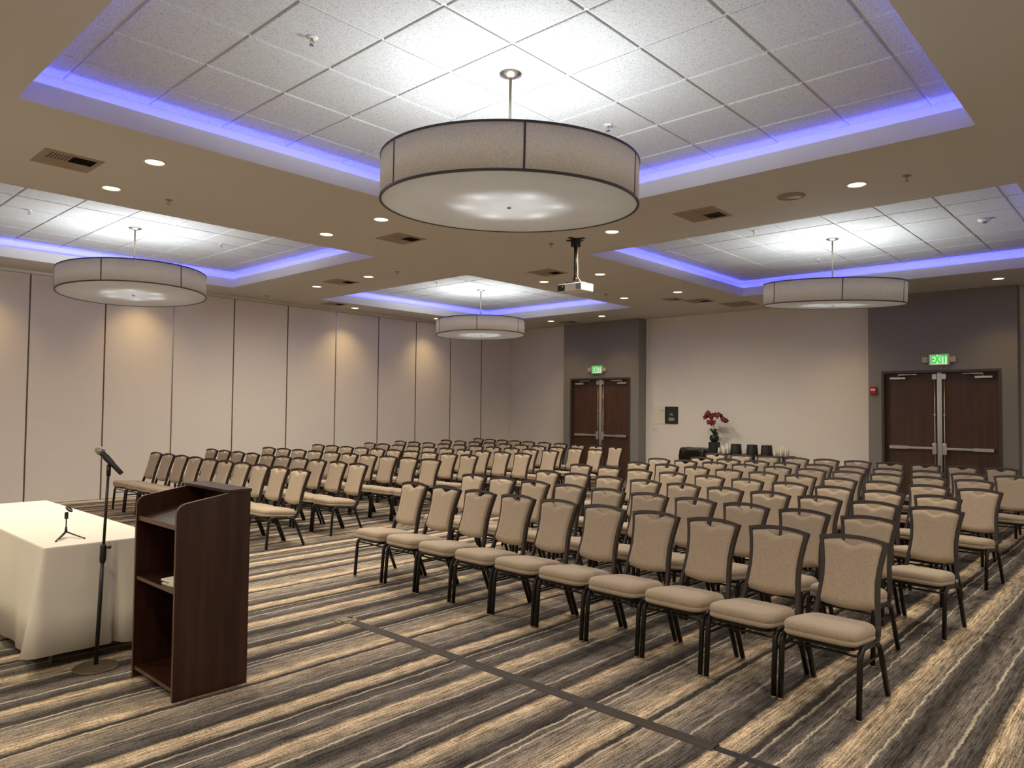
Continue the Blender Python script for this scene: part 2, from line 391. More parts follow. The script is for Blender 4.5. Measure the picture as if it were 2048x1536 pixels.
SEATS = {
 'R': [
  [(4.501,5.728,-0.0224),(4.49,5.242,-0.0224),(4.48,4.774,-0.0224),(4.469,4.294,-0.0224),(4.459,3.826,-0.0224),(4.448,3.358,-0.0224),(4.438,2.89,-0.0224),(4.427,2.422,-0.0224),(4.417,1.954,-0.0224),(4.406,1.486,-0.0224)],
  [(5.577,5.975,-0.0513),(5.553,5.505,-0.0513),(5.528,5.013,-0.0513),(5.504,4.536,-0.0513),(5.479,4.053,-0.0513),(5.455,3.583,-0.0513),(5.43,3.11,-0.0513),(5.406,2.641,-0.0513),(5.381,2.16,-0.0513),(5.357,1.684,-0.0513)],
  [(6.632,5.76,-0.0759),(6.596,5.285,-0.0759),(6.56,4.797,-0.0759),(6.523,4.302,-0.0759),(6.487,3.824,-0.0759),(6.451,3.344,-0.0759),(6.414,2.873,-0.0759),(6.378,2.405,-0.0759),(6.342,1.937,-0.0759),(6.306,1.469,-0.0759)],
  [(7.786,6.135,-0.1134),(7.729,5.622,-0.1134),(7.673,5.125,-0.1134),(7.616,4.611,-0.1134),(7.56,4.094,-0.1134),(7.503,3.605,-0.1134),(7.447,3.108,-0.1134),(7.39,2.631,-0.1134),(7.334,2.154,-0.1134),(7.277,1.679,-0.1134)],
  [(8.785,5.855,-0.1241),(8.725,5.35,-0.1241),(8.665,4.854,-0.1241),(8.605,4.364,-0.1241),(8.545,3.877,-0.1241),(8.485,3.393,-0.1241),(8.425,2.922,-0.1241),(8.365,2.454,-0.1241),(8.305,1.986,-0.1241),(8.245,1.518,-0.1241)],
  [(9.735,6.067,-0.0762),(9.699,5.582,-0.0762),(9.662,5.088,-0.0762),(9.626,4.604,-0.0762),(9.589,4.113,-0.0762),(9.552,3.639,-0.0762),(9.516,3.164,-0.0762),(9.479,2.696,-0.0762),(9.443,2.228,-0.0762),(9.406,1.76,-0.0762)],
  [(10.503,5.725,-0.0266),(10.49,5.257,-0.0266),(10.478,4.789,-0.0266),(10.466,4.321,-0.0266),(10.453,3.853,-0.0266),(10.441,3.385,-0.0266),(10.429,2.917,-0.0266),(10.416,2.449,-0.0266),(10.404,1.981,-0.0266),(10.392,1.513,-0.0266)],
  [(11.649,6.033,0.0325),(11.664,5.565,0.0325),(11.679,5.097,0.0325),(11.694,4.629,0.0325),(11.709,4.161,0.0325),(11.724,3.693,0.0325),(11.739,3.225,0.0325),(11.754,2.757,0.0325),(11.769,2.289,0.0325),(11.784,1.821,0.0325)],
 ],
 'L': [
  [(4.483,12.093,0.0068),(4.487,11.621,0.0068),(4.49,11.151,0.0068),(4.493,10.683,0.0068),(4.496,10.215,0.0068),(4.499,9.747,0.0068),(4.502,9.279,0.0068),(4.505,8.811,0.0068),(4.509,8.343,0.0068),(4.512,7.875,0.0068)],
  [(5.573,12.475,-0.0037),(5.571,11.995,-0.0037),(5.569,11.512,-0.0037),(5.568,11.031,-0.0037),(5.566,10.539,-0.0037),(5.564,10.069,-0.0037),(5.562,9.597,-0.0037),(5.56,9.129,-0.0037),(5.559,8.628,-0.0037),(5.557,8.156,-0.0037)],
  [(6.606,12.366,0.0641),(6.634,11.898,0.0641),(6.663,11.43,0.0641),(6.692,10.962,0.0641),(6.721,10.494,0.0641),(6.749,10.026,0.0641),(6.778,9.558,0.0641),(6.807,9.09,0.0641),(6.835,8.622,0.0641),(6.864,8.154,0.0641)],
  [(7.888,12.746,0.0285),(7.901,12.278,0.0285),(7.914,11.81,0.0285),(7.927,11.342,0.0285),(7.941,10.874,0.0285),(7.954,10.406,0.0285),(7.967,9.938,0.0285),(7.98,9.47,0.0285),(7.993,9.002,0.0285),(8.007,8.534,0.0285)],
  [(9.128,12.731,-0.0263),(9.115,12.237,-0.0263),(9.102,11.741,-0.0263),(9.089,11.245,-0.0263),(9.076,10.752,-0.0263),(9.062,10.247,-0.0263),(9.049,9.748,-0.0263),(9.036,9.256,-0.0263),(9.023,8.764,-0.0263),(9.01,8.272,-0.0263)],
  [(10.21,13.05,-0.0263),(10.197,12.551,-0.0263),(10.183,12.048,-0.0263),(10.17,11.542,-0.0263),(10.157,11.045,-0.0263),(10.144,10.542,-0.0263),(10.131,10.048,-0.0263),(10.118,9.543,-0.0263),(10.105,9.053,-0.0263),(10.092,8.555,-0.0263)],
  [(11.418,12.855,-0.0851),(11.374,12.327,-0.0851),(11.33,11.811,-0.0851),(11.286,11.295,-0.0851),(11.242,10.777,-0.0851),(11.198,10.271,-0.0851),(11.154,9.756,-0.0851),(11.11,9.233,-0.0851),(11.067,8.736,-0.0851),(11.023,8.223,-0.0851)],
  [(12.682,13.05,-0.1044),(12.627,12.582,-0.1044),(12.572,12.114,-0.1044),(12.517,11.646,-0.1044),(12.462,11.178,-0.1044),(12.407,10.655,-0.1044),(12.351,10.143,-0.1044),(12.296,9.613,-0.1044),(12.241,9.093,-0.1044),(12.186,8.564,-0.1044)],
 ],
}

# ================================================================== THE SETTING
XA0, XA1, XC0, XC1 = 1.35, 6.248, 8.08, 12.854
YA0, YA1, YB0, YB1 = 1.079, 5.965, 8.395, 12.597
TRAYS = [(XA0, XA1, YA0, YA1), (XA0, XA1, YB0, YB1), (XC0, XC1, YA0, YA1), (XC0, XC1, YB0, YB1)]

fl = MB().add([(XF, YR, 0), (XB, YR, 0), (XB, YL, 0), (XF, YL, 0)], [(0, 1, 2, 3)])
struct(fl.build('floor', M['carpet']), 'dark charcoal and beige striped carpet across the whole room', 'floor')

ce = MB(); xs = [XF, XA0, XA1, XC0, XC1, XB]; ys = [YR, YA0, YA1, YB0, YB1, YL]
for i in range(5):
    for j in range(5):
        if i in (1, 3) and j in (1, 3): continue
        ce.add([(xs[i], ys[j], H), (xs[i+1], ys[j], H), (xs[i+1], ys[j+1], H), (xs[i], ys[j+1], H)], [(0, 3, 2, 1)])
ceiling = struct(ce.build('ceiling', M['soffit']), 'taupe painted dropped ceiling around four lit trays', 'ceiling')

for k, (x0, x1, y0, y1) in enumerate(TRAYS):
    gx = [x0-.15] + [x0+.311+.6096*i for i in range(12) if x0+.311+.6096*i < x1+.10] + [x1+.15]
    gy = [y0-.15] + [y0+.313+.6106*i for i in range(12) if y0+.313+.6106*i < y1+.10] + [y1+.15]
    tl = MB(); g = .0115; c = .004; d = .011
    for i in range(len(gx)-1):
        for j in range(len(gy)-1):
            a0, a1, b0, b1 = gx[i]+g, gx[i+1]-g, gy[j]+g, gy[j+1]-g
            if a1-a0 < .03 or b1-b0 < .03: continue
            R0 = [(a0, b0, TZ+d), (a1, b0, TZ+d), (a1, b1, TZ+d), (a0, b1, TZ+d)]
            R1 = [(a0, b0, TZ+c), (a1, b0, TZ+c), (a1, b1, TZ+c), (a0, b1, TZ+c)]
            R2 = [(a0+c, b0+c, TZ), (a1-c, b0+c, TZ), (a1-c, b1-c, TZ), (a0+c, b1-c, TZ)]
            tl.loft([R0, R1, R2], cap0=False, smooth=False)
    tl.add([(x0-.15, y0-.15, TZ+d), (x1+.15, y0-.15, TZ+d), (x1+.15, y1+.15, TZ+d), (x0-.15, y1+.15, TZ+d)], [(0, 3, 2, 1)], 1)
    struct(tl.build('ceiling_tile_field', [M['tile'], M['tee']]))
    def ring(x0, x1, y0, y1, z): return [(x0, y0, z), (x1, y0, z), (x1, y1, z), (x0, y1, z)]
    def grow(d, z): return ring(x0-d, x1+d, y0-d, y1+d, z)
    lip = MB().loft([grow(0, H-.0005), grow(0, H+.154), grow(.02, H+.154), grow(.02, H+.012), grow(.15, H+.012), grow(.15, TZ+.012)], cap0=False, cap1=False, smooth=False)
    struct(lip.build('trim_%d' % (k+1), M['white_paint']))
    led = MB()
    a, b, z = .045, .085, H+.03
    O = grow(b, z); I = grow(a, z)
    for q in range(4):
        q2 = (q+1) % 4; led.add([I[q], I[q2], O[q2], O[q]], [(0, 1, 2, 3)])
    struct(led.build('ceiling_cove_light_strip', M['led']))

# folding partition (left)
SEAMS = [-2.4, -1.24, -.1, 1.05, 2.2, 3.35, 4.47, 5.62, 6.78, 7.94, 9.11, 10.26, 11.38, 12.51, 13.62, XB]
wl = bpy.data.objects.new('wall_left', None); COL.objects.link(wl); struct(wl, 'beige folding partition wall of tall panels with dark seams', 'wall')
for k, (a, b) in enumerate(zip([XF]+SEAMS[:-1], SEAMS)):
    MB().bevbox(a+.006, b-.006, YL, YL+.08, .034, H-.055, .004).build('panel', M['panel'], wl)
    if k < len(SEAMS)-1:
        MB().box(b-.011, b+.011, YL-.004, YL+.03, .03, H-.06).build('seam', M['seam'] if k % 3 != 1 else M['nickel'], wl)
MB().box(XF, XB, YL+.004, YL+.1, 0, .026).build('bottom_seal', M['panel'], wl)
MB().box(XF, XB, YL-.02, YL+.1, H-.05, H).build('track', M['track'], wl)
MB().box(XF, XB, YL+.081, YL+.12, 0, H).build('backing', M['panel'], wl)

# back wall and the two grey door surrounds
MB_ = MB().box(XB, XB+.1, YR, YL+.1, 0, TZ)
struct(MB_.build('wall_back', M['wall']), 'warm grey painted wall behind the chairs', 'wall')
struct(MB().box(XF, XB+.1, YR-.1, YR, 0, TZ).build('wall_right', M['white_paint']))
struct(MB().box(XF-.1, XF, YR-.1, YL+.1, 0, TZ).build('wall_front', M['white_paint']))
XS = 14.44
def surround(name, ya, yb, da, db, top):
    s = MB().box(XS, XB+.02, ya, da, 0, H).box(XS, XB+.02, db, yb, 0, H).box(XS, XB+.02, da, db, top, H)
    return struct(s.build(name, M['wall_grey']), 'dark grey painted block around a double door', 'wall surround')
surround('trim_5', 9.241, 11.455, 9.475, 11.225, 2.40)
surround('trim_6', 1.946, 4.247, 2.182, 4.008, 2.385)
bb = MB()
for a, b in ((YR, 1.946), (4.247, 9.241), (11.455, YL)): bb.box(XB-.012, XB, a, b, 0, .1)
struct(bb.build('baseboard_back', M['seam']))

def double_door(name, da, db, top, label):
    d = bpy.data.objects.new(name, None); COL.objects.link(d); d.location = (XS, (da+db)/2, 0); struct(d, label, 'double door')
    w = (db-da)/2
    fr = MB().box(-.012, .12, -w, -w+.045, 0, top).box(-.012, .12, w-.045, w, 0, top).box(-.012, .12, -w+.045, w-.045, top-.045, top)
    fr.build('door_frame', M['door_frame'], d)
    mu = MB().box(.045, .075, -.036, .036, .0, top-.045).box(.040, .046, -.006, .006, 0, top-.045, 0)
    mu.build('mullion', M['alu'], d)
    for s in (-1, 1):
        a, b = sorted((s*.020, s*(w-.047)))
        lf = MB().box(.078, .122, a, b, .01, top-.05).build('door_leaf', M['door'], d)
        # panic bar at 1.02 m with its latch case
        p = MB(); e0, e1 = s*.085, s*(w-.12)
        p.bevbox(.012, .055, min(e0, e1), max(e0, e1), 1.0, 1.045, .008)
        p.bevbox(.008, .078, min(e1, e1-s*.30), max(e1, e1-s*.30), .993, 1.052, .006)
        p.bevbox(.005, .08, min(s*.045, s*.115), max(s*.045, s*.115), .91, 1.12, .02)
        p.build('panic_bar', M['alu'], lf)
        rd = MB().tube([(.05, s*.075, .02), (.05, s*.075, top-.11)], .009, 8)
        rd.bevbox(.02, .078, s*.075-.035, s*.075+.035, top-.165, top-.065, .008).bevbox(.03, .07, s*.075-.018, s*.075+.018, 1.60, 1.625, .004)
        rd.build('vertical_rod', M['alu'], lf)
        c = MB(); c0 = s*(w-.13)
        c.bevbox(.018, .078, min(c0, c0-s*.26), max(c0, c0-s*.26), top-.155, top-.115, .006)
        c.box(.03, .045, min(c0-s*.14, c0-s*.44), max(c0-s*.14, c0-s*.44), top-.078, top-.062)
        c.tube([(.04, c0-s*.14, top-.118), (.04, c0-s*.14, top-.07)], .010, 8)
        c.tube([(.035, c0-s*.14, top-.085), (.0, c0-s*.30, top-.075), (.06, c0-s*.43, top-.07)], .008, 6)
        c.build('door_closer', M['alu'], lf)
    return d
double_door('door_1', 9.463, 11.237, 2.415, 'brown double door with silver panic bars left of the orchid table')
double_door('door_2', 2.169, 4.020, 2.400, 'brown double door with silver panic bars at the right end of the back wall')

# ================================================================== CEILING FITTINGS
def pendant(cx, cy, zb, rad, hgt, label, phase, slope):
    t = thing('drum_pendant', label, 'pendant light', (cx, cy, TZ), 0, 'drum pendants')
    cn = MB().lathe([(0, 0), (.082, 0), (.082, -.008), (.03, -.028), (.014, -.034), (0, -.034)], 32); cn.build('canopy', M['nickel'], t)
    zl = zb-TZ
    MB().tube([(0, 0, -.03), (0, 0, zl+.006)], .011, 12).build('stem', M['nickel'], t)
    rotm = Matrix.Translation((0, 0, zl)) @ Vector((0, 0, 1)).rotation_difference(Vector((-slope[0], -slope[1], 1))).to_matrix().to_4x4()
    phase = R(phase)
    n = 96
    sh = MB().lathe([(rad, .012), (rad, hgt-.008), (rad-.004, hgt-.008), (rad-.004, .012)], n, closed=True).xform(rotm).build('shade', M['shade'], t)
    for z in (.005, hgt-.005):
        MB().lathe([(rad+.004, z-.007), (rad+.004, z+.007), (rad-.012, z+.007), (rad-.012, z-.007)], n, closed=True, smooth=False).xform(rotm).build('trim_ring', M['shade_trim'], t)
    for k in range(6):
        a = phase + k*math.pi/3
        s = MB().box(rad-.003, rad+.0035, -.006, .006, .01, hgt-.01).xform(rotm @ Matrix.Rotation(a, 4, 'Z')).build('seam_strip', M['shade_trim'], t)
    # opal diffuser with its centre finial
    MB().lathe([(0, -.004), (rad*.6, -.002), (rad-.008, .003), (rad-.008, .008), (0, .004)], n).xform(rotm).build('diffuser', M['diffuser'], t)
    MB().lathe([(0, -.018), (.014, -.015), (.016, -.006), (0, -.003)], 16).xform(rotm).build('finial', M['nickel'], t)
    for k in range(6):
        a = phase + .3 + k*math.pi/3
        p = rotm @ Vector((.34*math.cos(a), .34*math.sin(a), .066))
        ld = bpy.data.lights.new('pendant_bulb', 'POINT'); ld.energy = PEND_W; ld.color = (.94, .98, 1.); ld.shadow_soft_size = .045
        lo = bpy.data.objects.new('pendant_bulb', ld); COL.objects.link(lo); lo.parent = t; lo.location = p
    return t
PEND_W = 18.5
pendant(3.801, 3.526, 3.096, .917, .30, 'largest grey linen drum pendant, hanging nearest in the centre of the front ceiling tray', 228.2, (.022, .0376))
pendant(3.797, 10.502, 3.144, .92, .295, 'grey linen drum pendant on the left, in front of the folding partition wall', 227, (-.004, -.0507))
pendant(10.464, 3.537, 3.132, .918, .30, 'grey linen drum pendant on the right, near the right-hand exit door', 205.7, (.0579, .0508))
pendant(10.483, 10.488, 3.137, .90, .295, 'smallest-looking and farthest grey linen drum pendant, low in the centre of the ceiling', 220.6, (-.002, -.0166))

WALL_W, ROOM_W = 64., 215.
def downlight_proto():
    t = thing('downlight', 'x', 'ceiling light', (0, 0, H), 0, 'recessed downlights')
    MB().lathe([(.094, 0), (.094, -.006), (.083, -.010), (.075, -.004), (.075, 0)], 32, closed=True).build('trim_ring', M['white_plastic'], t)
    MB().lathe([(0, -.003), (.075, -.003), (.075, .0), (0, .0)], 32).build('lens', M['lens'], t)
    return t
DL = [
 (2.54, 6.62, 'recessed downlight beside the large vent at upper left, the nearer of that pair'),
 (2.57, 7.75, 'recessed downlight just left of the front tray, the one nearer the left tray edge'),
 (5.04, 6.66, 'recessed downlight close to the left rim of the largest drum pendant'),
 (5.04, 7.76, 'recessed downlight above the right corner of the left-hand ceiling tray'),
 (7.15, 9.76, 'recessed downlight to the right of the square vent near the partition wall'),
 (7.15, 11.28, 'recessed downlight to the left of the square vent near the partition wall'),
 (9.24, 13.08, 'recessed downlight tight against the partition wall, left of the far ceiling tray'),
 (11.58, 13.06, 'recessed downlight at the left rim of the farthest drum pendant'),
 (7.2, 4.99, 'recessed downlight close to the right rim of the largest drum pendant'),
 (9.36, 6.71, 'recessed downlight just right of the ceiling projector'),
 (9.32, 7.83, 'recessed downlight just left of the ceiling projector'),
 (11.67, 7.8, 'recessed downlight beside the right corner of the far ceiling tray'),
 (11.67, 6.65, 'recessed downlight above the pair of small dark vents, left of the right-hand tray'),
 (13.63, 11.22, 'recessed downlight above the left grey door block, the left one of two there'),
 (13.61, 9.7, 'recessed downlight above the left grey door block, the right one of two there'),
 (7.17, 2.2, 'recessed downlight right of the round ceiling speaker'),
 (13.65, 2.08, 'recessed downlight above the right-hand exit door, at the far right'),
 (5.0, 13.08, 'recessed downlight hidden behind the left-hand drum pendant'),
 (2.6, 13.08, 'recessed downlight by the partition beyond the left edge'),
 (13.65, 4.75, 'recessed downlight hidden behind the right-hand drum pendant'),
 (.3, 9.75, 'added unseen downlight behind the viewpoint, toward the partition'),  # this and the following lamps are unseen, added to brighten foreground and chairs
 (-1.5, 4.4, 'added unseen downlight nearest the front wall, between its two neighbours'),
 (-1.5, 8.2, 'added unseen downlight nearest the front wall, on the partition side'),
 (-1.5, .6, 'added unseen downlight nearest the front wall, on the right side'),
 (.3, 6.66, 'added unseen downlight behind the viewpoint, above the left table'),
 (.3, 2.2, 'added unseen downlight above the viewpoint'),
 (2.6, -.6, 'added unseen downlight to the right of the viewpoint'),
 (5.04, -.6, 'added unseen downlight beyond the right edge, beside the front tray'),
 (9.36, -.6, 'added unseen downlight beyond the right edge, beside the right-hand tray'),
]
dl0 = downlight_proto()
roots = [dl0] + [dup(dl0) for _ in DL[1:]]
for t, (x, y, lab) in zip(roots, DL):
    t.location = (x, y, H); t['label'] = lab
    near_wall = y > 12.5 or x > 13.
    ld = bpy.data.lights.new('downlight_lamp', 'SPOT'); ld.energy = WALL_W if near_wall else ROOM_W
    ld.color = (1., .70, .30) if near_wall else (1., .895, .715)
    ld.spot_size = R(112 if near_wall else 172); ld.spot_blend = 1.; ld.shadow_soft_size = .07
    lo = bpy.data.objects.new('downlight_lamp', ld); COL.objects.link(lo); lo.parent = t; lo.location = (0, 0, -.02)

def vent(x, y, s, label, mirror=False, kind=0):
    """four-way ceiling diffuser: flange, dark throat, curved blades in two directions"""
    t = thing('ceiling_vent', label, 'ceiling vent', (x, y, H), R(180) if mirror else 0, 'ceiling vents')
    h = s/2; i = h-.045
    f = MB()
    for z0, a, b in ((-.006, h, i), ):
        f.loft([[(-h,-h,0),(h,-h,0),(h,h,0),(-h,h,0)], [(-h+.006,-h+.006,-.008),(h-.006,-h+.006,-.008),(h-.006,h-.006,-.008),(-h+.006,h-.006,-.008)],
                [(-i,-i,-.008),(i,-i,-.008),(i,i,-.008),(-i,i,-.008)], [(-i,-i,.0),(i,-i,.0),(i,i,.0),(-i,i,.0)]], cap0=False, cap1=False, smooth=False)
    f.build('flange', M['vent'], t)
    MB().box(-i, i, -i, i, -.0012, 0).build('throat_shade', M['vent_shade'], t)  # flat dark plate standing in for the shaded opening above the blades
    bl = MB(); nb = 9
    if kind == 0:
        # near half: open blades over the dark throat; far half: blades turned flat, closed-looking
        for k in range(7): 
            q = -i + .006 + k*i/7
            bl.add([(q, -i, -.001), (q, -.004, -.001), (q+.011, -.004, -.010), (q+.011, -i, -.010)], [(0,1,2,3)])
        for k in range(4):
            q = -i + .03 + k*(i-.02)/4
            bl.add([(.006, q, -.010), (i, q, -.010), (i, q+.012, -.0015), (.006, q+.012, -.0015)], [(0,1,2,3)], 1)
        for k in range(7):
            q = .004 + k*(i-.004)/7; w = (i-.004)/7*.96
            bl.add([(-i, q, -.004), (0, q, -.004), (0, q+w, -.010), (-i, q+w, -.010)], [(0,1,2,3)])
            q = k*i/7; w = i/7*.90
            bl.add([(q, .004, -.004), (q, i, -.004), (q+w, i, -.010), (q+w, .004, -.010)], [(0,1,2,3)])
    else:
        for k in range(14):
            q = -i+.006 + k*(2*i)/14
            bl.add([(q, -i, -.003), (q, i, -.003), (q+.014, i, -.011), (q+.014, -i, -.011)], [(0,1,2,3)])
    bl.build('blades', [M['vent'], M['vent_slat_shaded']], t)
    return t
vent(2.02, 7.18, .46, 'large square ceiling vent with slatted blades at upper left')
vent(5.79, 7.24, .46, 'square ceiling vent just below the left rim of the largest pendant')
vent(7.15, 10.55, .46, 'square ceiling vent between two downlights near the partition wall')
vent(8.62, 12.95, .42, 'narrow-looking dark vent tight against the partition wall')
vent(8.73, 7.27, .46, 'square ceiling vent just left of the projector')
vent(7.2, 3.80, .48, 'square ceiling vent right of the largest pendant, below the round speaker')
vent(12.36, 7.16, .32, 'smaller dark ceiling vent left of its neighbour near the back wall')
vent(12.86, 6.86, .46, 'larger dark ceiling vent right of its neighbour near the back wall')
vent(13.75, 6.45, .60, 'wide brownish return grille on the ceiling above the white back wall', kind=1)
vent(14.08, 11.05, .40, 'dark ceiling vent above the left grey door block')

sp = thing('ceiling_speaker', 'round flat white ceiling speaker left of the right-hand downlight', 'speaker', (7.15, 2.81, H))
MB().lathe([(.135, 0), (.135, -.006), (.122, -.010), (.118, -.004), (.118, 0)], 40, closed=True).build('rim', M['vent'], sp)
MB().lathe([(0, -.007), (.118, -.005), (.118, 0), (0, 0)], 40).build('grille', M['vent'], sp)

def sprinkler_proto(z, paint):
    t = thing('ceiling_sprinkler', 'x', 'sprinkler', (0, 0, z), 0, 'sprinkler heads')
    MB().lathe([(0, 0), (.038, 0), (.036, -.005), (.016, -.009), (0, -.009)], 20).build('escutcheon', paint, t)
    b = MB().tube([(0, 0, -.008), (0, 0, -.022)], .009, 10)
    b.tube([(-.008, 0, -.02), (-.014, 0, -.036), (-.004, 0, -.05)], .0028, 6).tube([(.008, 0, -.02), (.014, 0, -.036), (.004, 0, -.05)], .0028, 6)
    b.lathe([(0, -.05), (.018, -.05), (.018, -.053), (0, -.053)], 14)
    b.build('deflector', M['nickel'], t)
    return t
SPR = [
 (3.12, 7.74, H, 'sprinkler head on the taupe ceiling right of the two upper-left downlights'),
 (7.19, 1.78, H, 'sprinkler head on the taupe ceiling right of the right-hand downlight'),
 (7.22, 5.95, H, 'sprinkler head on the taupe ceiling left of the projector bracket'),
 (7.18, 9.05, H, 'sprinkler head between the left-hand tray corner and the far tray'),
 (11.06, 7.79, H, 'sprinkler head on the taupe ceiling right of and below the projector'),
 (7.14, 13.0, H, 'sprinkler head close to the partition wall, left of the two downlights'),
 (2.56, 4.15, TZ, 'sprinkler head on the white tiles at the upper left of the front tray'),
 (5.04, 3.54, TZ, 'sprinkler head on the white tiles just above the largest drum'),
 (9.31, 4.16, TZ, 'sprinkler head at the near left of the right-hand tray'),
 (11.71, 4.17, TZ, 'sprinkler head beside the stem of the right-hand pendant'),
 (2.56, 10.55, TZ, 'sprinkler head in the left-hand tray, left of the pendant stem'),
 (5.01, 10.49, TZ, 'sprinkler head in the left-hand tray, right of the pendant stem'),
 (9.3, 10.5, TZ, 'sprinkler head in the far tray, left of the pendant stem'),
]
s0 = sprinkler_proto(H, M['vent']); sw_ = sprinkler_proto(TZ, M['white_plastic']); first = {}
for k, (x, y, z, lab) in enumerate(SPR):
    src = s0 if z == H else sw_
    t = dup(src) if src.name in first else src
    first[src.name] = 1; t.location = (x, y, z); t['label'] = lab
sd = thing('smoke_detector', 'white smoke detector on the tiles at the far right of the right-hand tray', 'smoke detector', (10.57, 1.75, TZ))
MB().lathe([(0, 0), (.07, 0), (.07, -.016), (.055, -.034), (0, -.04)], 28).build('housing', M['white_plastic'], sd)
MB().lathe([(.03, -.036), (.03, -.052), (0, -.054)], 20).build('sensor', M['grey_plastic'], sd)

# projector on its drop pole
pj = thing('ceiling_projector', 'white projector hanging from the ceiling on a black pole', 'projector', (7.23, 5.56, H))
m = MB().box(-.13, .13, -.025, .025, -.008, 0).box(-.025, .025, -.13, .13, -.012, -.004).bevbox(-.045, .045, -.045, .045, -.10, -.008, .006)
m.build('ceiling_bracket', M['black'], pj)
m = MB().tube([(0, 0, -.09), (0, 0, -.50)], .021, 14); m.build('pole', M['black'], pj)
m = MB().tube([(0, 0, -.48), (0, 0, -.545)], .03, 12).box(-.07, .07, -.012, .012, -.556, -.545)
for a in (.5, 2.1, 3.7, 5.3): m.tube([(0, 0, -.548), (.12*math.cos(a), .12*math.sin(a), -.553), (.125*math.cos(a), .125*math.sin(a), -.575)], .008, 6)
m.build('mount_arms', M['black'], pj)
m = MB().tube([(.025, -.012, -.1), (.027, -.012, -.48), (.06, -.04, -.54), (.125, -.09, -.575), (.14, -.10, -.62)], .007, 6); m.build('cable', M['cream_plastic'], pj)
bd = MB().bevbox(-.125, .125, -.19, .19, -.675, -.572, .012).build('projector_body', M['white_plastic'], pj)
m = MB().bevbox(-.130, -.120, .07, .185, -.665, -.585, .004); m.build('lens_panel', M['black'], bd)
m = MB().lathe([(.034, 0), (.034, .016), (.028, .018), (.024, .006), (0, .010)], 24, (-.128, .128, -.625), axis=(-1, 0, 0)); m.build('lens', M['steel_dark'], bd)
m = MB()
for k in range(9): m.box(-.128, -.124, -.18+k*.009, -.176+k*.009, -.66, -.59)
m.build('vent_slots', M['grey_plastic'], bd)

# ================================================================== BANQUET CHAIRS
def superplan(hw_f, hw_b, xf, xb, n=52, p=6.):
    """rounded trapezoid seen from above, front towards -x"""
    pts = []
    for k in range(n):
        a = 2*math.pi*k/n; c, s = math.cos(a), math.sin(a)
        u = math.copysign(abs(c)**(2/p), c); v = math.copysign(abs(s)**(2/p), s)
        x = (xf+xb)/2 + u*(xb-xf)/2
        f = (x-xf)/(xb-xf)
        pts.append((x, v*(hw_f*(1-f)+hw_b*f)))
    return pts
def inset(pts, d):
    cx = sum(p[0] for p in pts)/len(pts)
    ex = max(abs(p[0]-cx) for p in pts); ey = max(abs(p[1]) for p in pts)
    return [(cx+(p[0]-cx)*(1-d/ex), p[1]*(1-d/ey)) for p in pts]

